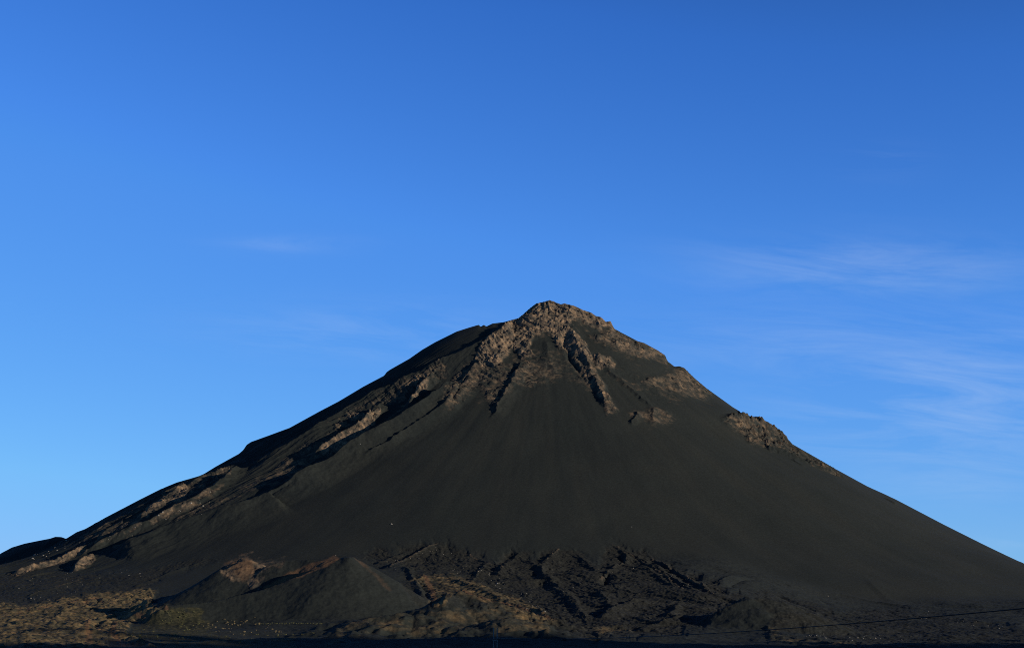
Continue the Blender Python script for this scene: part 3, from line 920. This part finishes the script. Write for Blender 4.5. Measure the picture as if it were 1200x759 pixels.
# near end of the cable: a second pole to the right, outside the picture
nx, ny = 62.0, 120.0
ngz = ground_z(nx, ny)
nxw, nyw, nzw = world(UC + FPX * nx / ny, 682, ny)
make_pole(nx, ny, ngz, nzw + 2.6 - ngz, 'grey twin-post pole close on the right, carrying the near end of the cable')
A0 = np.array([px_, py_ - .2, pz_ - 2.51]); B0 = np.array([nx, ny - .2, nzw])
bm = bmesh.new(); nseg, nr = 160, 6; prev = None
for k in range(nseg + 1):
    f = k / nseg
    c_ = A0 + (B0 - A0) * f; sag = 1.6 * 4 * f * (1 - f)
    ring = [bm.verts.new((c_[0] + .065 * math.cos(2 * math.pi * q / nr), c_[1] + .065 * math.cos(2 * math.pi * q / nr) * .4, c_[2] - sag + .065 * math.sin(2 * math.pi * q / nr))) for q in range(nr)]
    if prev:
        for q in range(nr):
            bm.faces.new((prev[q], prev[(q + 1) % nr], ring[(q + 1) % nr], ring[q]))
    prev = ring
    if k % 16 == 0:
        print('cable', round(UC + FPX * c_[0] / c_[1]), round(VH - FPX * (c_[2] - sag - CAMZ) / c_[1], 1))
meta(link('power_cable', bm, M_CABLE), 'black overhead cable sagging across the lower right corner', 'cable')


def stone_mesh(seed):
    rs = random.Random(seed)
    bm = bmesh.new(); bmesh.ops.create_icosphere(bm, subdivisions=2, radius=1)
    cuts = [Vector((rs.uniform(-1, 1), rs.uniform(-1, 1), rs.uniform(-.4, 1))).normalized() for _ in range(9)]
    for vv in bm.verts:
        p = vv.co.copy()
        for c_ in cuts:
            e = p.dot(c_) - .68
            if e > 0: p -= c_ * e
        p *= 1 + rs.uniform(-.05, .05)
        vv.co = (p.x * 1.15, p.y, p.z * .85)
    me = bpy.data.meshes.new('boulder'); bm.to_mesh(me); bm.free(); me.materials.append(M_STONE)
    return me


def shrub_mesh(seed, m, n=130):
    rs = random.Random(seed); bm = bmesh.new()
    for k in range(5):      # stems
        a_ = rs.uniform(0, 6.28); t_ = Vector((math.cos(a_) * .45, math.sin(a_) * .45, .8)); b_ = Vector((math.cos(a_) * .05, math.sin(a_) * .05, -.15))
        s_ = Vector((-math.sin(a_), math.cos(a_), 0)) * .035
        bm.faces.new([bm.verts.new(b_ - s_), bm.verts.new(b_ + s_), bm.verts.new(t_ + s_ * .4), bm.verts.new(t_ - s_ * .4)])
    lobes = [(Vector((rs.uniform(-.5, .5), rs.uniform(-.5, .5), rs.uniform(.45, 1.0))), rs.uniform(.35, .6)) for _ in range(6)]
    for k in range(n):
        c_, r_ = rs.choice(lobes)
        d_ = Vector((rs.gauss(0, 1), rs.gauss(0, 1), rs.gauss(0, .8))).normalized() * r_ * rs.uniform(.55, 1.05)
        p = c_ + d_
        nrm = (d_ + Vector((rs.uniform(-.3, .3), rs.uniform(-.3, .3), rs.uniform(-.2, .4)))).normalized()
        t_ = nrm.orthogonal().normalized(); b_ = nrm.cross(t_); an = rs.uniform(0, 6.28)
        t2 = t_ * math.cos(an) + b_ * math.sin(an); b2 = nrm.cross(t2); L_ = rs.uniform(.10, .19)
        bm.faces.new([bm.verts.new(p - t2 * L_), bm.verts.new(p - b2 * L_ * .5), bm.verts.new(p + t2 * L_), bm.verts.new(p + b2 * L_ * .5)])
    me = bpy.data.meshes.new('shrub'); bm.to_mesh(me); bm.free(); me.materials.append(m)
    return me


STONES = [stone_mesh(k) for k in range(6)]
LEAFY = [shrub_mesh(20 + k, M_LEAF) for k in range(4)]
DRY = [shrub_mesh(40 + k, M_DRY) for k in range(4)]


def place(name, meshes, u, v, size, label, cat, group=None, sink=.25, rs=random):
    x, y, z = pick_final(u, v)
    o = bpy.data.objects.new(name, rs.choice(meshes)); C.objects.link(o)
    s_ = size * rs.uniform(.8, 1.25) * (1.3 if name == 'shrub' else 1.0)
    o.location = (x, y, z - sink * s_ if name == 'boulder' else z - .1); o.scale = (s_ * rs.uniform(.85, 1.2), s_ * rs.uniform(.85, 1.2), s_ * rs.uniform(.8, 1.15))
    o.rotation_euler = (0, 0, rs.uniform(0, 6.28))
    meta(o, label, cat, group)
    return o


rs = random.Random(5)
# single stones that stand out
place('boulder', STONES, 393.3, 650.5, 1.6, 'small pale boulder perched on the rim of the pointed cinder cone', 'boulder', rs=rs)
place('boulder', STONES, 459, 614, 4.6, 'lone pale slab on the smooth ash slope above the cinder cone', 'boulder', rs=rs)
place('boulder', STONES, 740, 617, 2.4, 'lone pale boulder on bare ash above the middle of the lava field', 'boulder', rs=rs)
place('boulder', STONES, 970, 698, 2.3, 'bright boulder beside a dark patch on the lower right ash slope', 'boulder', rs=rs)
place('boulder', STONES, 422, 520, 3.0, 'pale boulder beside the dark gully below the brown cliff of the left flank', 'boulder', rs=rs)


def scatter(n, region, size, label, group, name='boulder', meshes=None, cat='boulder', jit=3):
    k = 0
    while k < n:
        a_, b_ = rs.choice(region)
        f = rs.random()
        u_ = a_[0] + (b_[0] - a_[0]) * f + rs.gauss(0, jit * 2); v_ = a_[1] + (b_[1] - a_[1]) * f + rs.gauss(0, jit)
        place(name, meshes or STONES, u_, v_, size * (0.45 + 0.95 * rs.random() ** 2), label, cat, group, rs=rs)
        k += 1


scatter(80, [((458, 660), (505, 645)), ((505, 645), (560, 668)), ((560, 665), (615, 700)), ((500, 650), (590, 690))], 1.5,
        'pale boulder among black lava at the left end of the lava field', 'pale boulders on the left of the lava field')
scatter(50, [((640, 685), (690, 725)), ((660, 690), (770, 660)), ((740, 655), (820, 690)), ((615, 705), (640, 715))], 1.3,
        'pale boulder among folded black lava in the middle of the lava field', 'pale boulders in the middle of the lava field')
scatter(26, [((30, 654), (70, 645)), ((50, 650), (110, 625))], 2.6,
        'pale boulder on the lower left flank next to the far dark hill', 'pale boulders on the lower left flank')
scatter(26, [((120, 635), (165, 612)), ((180, 610), (240, 588)), ((200, 600), (262, 572))], 2.4,
        'pale boulder along the brown rib of the left flank', 'pale boulders on the rib of the left flank')
scatter(44, [((10, 690), (100, 670)), ((20, 705), (110, 685)), ((80, 680), (160, 668))], 1.5,
        'pale boulder on dark rubble below the left flank, above the brown soil', 'pale boulders on the rubble of the left')
scatter(36, [((940, 741), (970, 748)), ((990, 744), (1060, 752)), ((1000, 747), (1050, 750))], 1.2,
        'pale boulder on the rubble strip at the bottom right', 'pale boulders at the bottom right')
scatter(14, [((1060, 716), (1130, 727)), ((1130, 727), (1180, 735))], 1.5,
        'pale boulder on dark ground behind the cable at the right', 'pale boulders behind the cable')
scatter(64, [((5, 716), (90, 712)), ((10, 728), (95, 726)), ((90, 716), (170, 706)), ((110, 734), (165, 728)), ((150, 742), (165, 752))], .95,
        'small olive scrub bush on the brown soil at the lower left', 'scrub bushes on the brown soil', 'shrub', LEAFY, 'shrub', 3)
# planted rows and scattered shrubs at the foot of the pointed cinder cone
for k in range(28):
    place('shrub', LEAFY, 303 + k * 2.75 + rs.uniform(-.5, .5), 731 + rs.uniform(-.5, .5), 1.1, 'pale shrub of the single straight row along the foot of the cinder cone', 'shrub',
          'shrubs in the straight row', rs=rs)
scatter(62, [((242, 733), (262, 738)), ((255, 731), (300, 730)), ((250, 738), (300, 742)), ((300, 735), (335, 742))], 1.35,
        'dry tan shrub scattered on the dark ash in front of the cinder cone', 'tan shrubs in front of the cinder cone', 'shrub', DRY, 'shrub', 2.2)
scatter(70, [((190, 720), (232, 718)), ((180, 728), (232, 735)), ((160, 742), (215, 748)), ((215, 725), (225, 742))], 1.4,
        'grey green shrub in the overgrown plot left of the cinder cone', 'green shrubs of the overgrown plot', 'shrub', LEAFY, 'shrub', 3)
scatter(30, [((250, 750), (340, 748)), ((300, 746), (380, 742))], 1.2,
        'green shrub at the lower edge of the plot, near the shadow', 'green shrubs near the shadow edge', 'shrub', LEAFY, 'shrub', 1.5)

# ------------------------------------------------------------------ sky, sun, camera
w = bpy.data.worlds.new('World'); bpy.context.scene.world = w; w.use_nodes = True
nt = w.node_tree; nt.nodes.clear()
out = N(nt, 'ShaderNodeOutputWorld'); bg = N(nt, 'ShaderNodeBackground'); nt.links.new(bg.outputs[0], out.inputs[0])
sky = N(nt, 'ShaderNodeTexSky', sky_type='NISHITA'); sky.sun_disc = False
sky.sun_elevation = SUN_EL
sky.sun_rotation = math.radians(90) + SUN_AZ
sky.altitude = 1700; sky.air_density = 1.0; sky.dust_density = 0.0; sky.ozone_density = 2.0
SKY_K = 0.08
sepc = N(nt, 'ShaderNodeSeparateColor'); nt.links.new(sky.outputs[0], sepc.inputs[0])
comb = N(nt, 'ShaderNodeCombineColor')
# grade the sky's blue; lowest stops darken the unseen zenith, cutting fill
GRADE = [[(0, 0), (.045, .008), (.0731, .0319), (.1197, .0762), (.329, .1912), (1, .40)],
         [(0, 0), (.085, .035), (.1327, .150), (.203, .275), (.476, .509), (1, .60)],
         [(0, 0), (.150, .10), (.2308, .552), (.322, .807), (.528, .950), (1, 1.0)]]
for k, st in enumerate(GRADE):
    v = math_(nt, 'MULTIPLY', sepc.outputs[k], SKY_K)
    v = ramp(nt, v, [(p_, (c_, c_, c_)) for p_, c_ in st])
    nt.links.new(math_(nt, 'DIVIDE', v, SKY_K), comb.inputs[k])
dirn = N(nt, 'ShaderNodeTexCoord').outputs['Generated']
sz = N(nt, 'ShaderNodeSeparateXYZ'); nt.links.new(dirn, sz.inputs[0])
zen = ramp(nt, sz.outputs[2], [(.37, (1, 1, 1)), (.55, (.30, .27, .19)), (.85, (.14, .12, .07))])   # unseen upper sky darkened to weaken blue fill in the shadows
# thin high cloud: wisps drawn out along the horizon
sx_ = N(nt, 'ShaderNodeSeparateXYZ'); nt.links.new(dirn, sx_.inputs[0])
az = math_(nt, 'DIVIDE', sx_.outputs[0], math_(nt, 'MAXIMUM', sx_.outputs[1], .05))
el = math_(nt, 'DIVIDE', sx_.outputs[2], math_(nt, 'MAXIMUM', sx_.outputs[1], .05))
cv = N(nt, 'ShaderNodeCombineXYZ')
nt.links.new(math_(nt, 'MULTIPLY', az, 7.0), cv.inputs[0])
nt.links.new(math_(nt, 'ADD', math_(nt, 'MULTIPLY', el, 48.0), math_(nt, 'MULTIPLY', az, 4.0)), cv.inputs[1])
wn = N(nt, 'ShaderNodeTexNoise'); wn.inputs['Scale'].default_value = 1.0; wn.inputs['Detail'].default_value = 9; wn.inputs['Roughness'].default_value = .66
wn.inputs['Distortion'].default_value = .6
nt.links.new(cv.outputs[0], wn.inputs['Vector'])


def patch(u, v, ru, rv):
    a_, e_ = (u - UC) / FPX, (VH - v) / FPX
    q1 = math_(nt, 'POWER', math_(nt, 'DIVIDE', math_(nt, 'SUBTRACT', az, a_), ru / FPX), 2.0)
    q2 = math_(nt, 'POWER', math_(nt, 'DIVIDE', math_(nt, 'SUBTRACT', el, e_), rv / FPX), 2.0)
    return math_(nt, 'EXPONENT', math_(nt, 'MULTIPLY', math_(nt, 'ADD', q1, q2), -1.0))


tot = None
for pt in [((1020, 315, 190, 34), .8), ((1120, 470, 190, 95), 1.0), ((1000, 500, 120, 40), .7), ((960, 400, 200, 40), .6), ((335, 286, 75, 10), .55), ((440, 390, 170, 30), .6), ((1140, 560, 90, 30), .7),
           ((1040, 190, 50, 18), .25), ((1190, 630, 40, 14), .5)]:
    v = math_(nt, 'MULTIPLY', patch(*pt[0]), pt[1])
    tot = v if tot is None else math_(nt, 'MAXIMUM', tot, v)
mr = N(nt, 'ShaderNodeMapRange'); mr.inputs['From Min'].default_value = .38; mr.inputs['From Max'].default_value = .75
nt.links.new(wn.outputs['Fac'], mr.inputs[0])
front = math_(nt, 'GREATER_THAN', sx_.outputs[1], 0.05)
cf = math_(nt, 'MULTIPLY', math_(nt, 'MULTIPLY', math_(nt, 'MULTIPLY', mr.outputs[0], tot), .36), front)
cc = mix(nt, cf, mix(nt, 1.0, comb.outputs[0], zen, 'MULTIPLY'), (.55 / SKY_K, .68 / SKY_K, .88 / SKY_K))
nt.links.new(cc, bg.inputs[0])
bg.inputs[1].default_value = SKY_K

sd = bpy.data.lights.new('sun', 'SUN'); sd.energy = 4.6; sd.angle = math.radians(0.5); sd.color = (1.0, .87, .70)
so = bpy.data.objects.new('sun', sd); C.objects.link(so)
dirv = Vector((-SH[0] * math.cos(SUN_EL), -SH[1] * math.cos(SUN_EL), -math.sin(SUN_EL)))
so.rotation_euler = dirv.to_track_quat('-Z', 'Y').to_euler()
so.location = (800, -300, 900)

cd = bpy.data.cameras.new('camera'); cam = bpy.data.objects.new('camera', cd); C.objects.link(cam)
cam.location = (0, 0, CAMZ); cam.rotation_euler = (math.radians(90), 0, 0)
cd.sensor_width = 36; cd.lens = FPX / 1200 * 36; cd.shift_y = (VH - 379.5) / 1200
cd.clip_start = 0.5; cd.clip_end = 120000
sc = bpy.context.scene
sc.camera = cam
sc.view_settings.view_transform = 'Standard'; sc.view_settings.look = 'None'; sc.view_settings.exposure = 0; sc.view_settings.gamma = 1

sc.cycles.use_denoising = False
sc.cycles.use_adaptive_sampling = False
sc.cycles.pixel_filter_type = 'BLACKMAN_HARRIS'; sc.cycles.filter_width = 1.0
sc.cycles.max_bounces = 3; sc.cycles.diffuse_bounces = 2
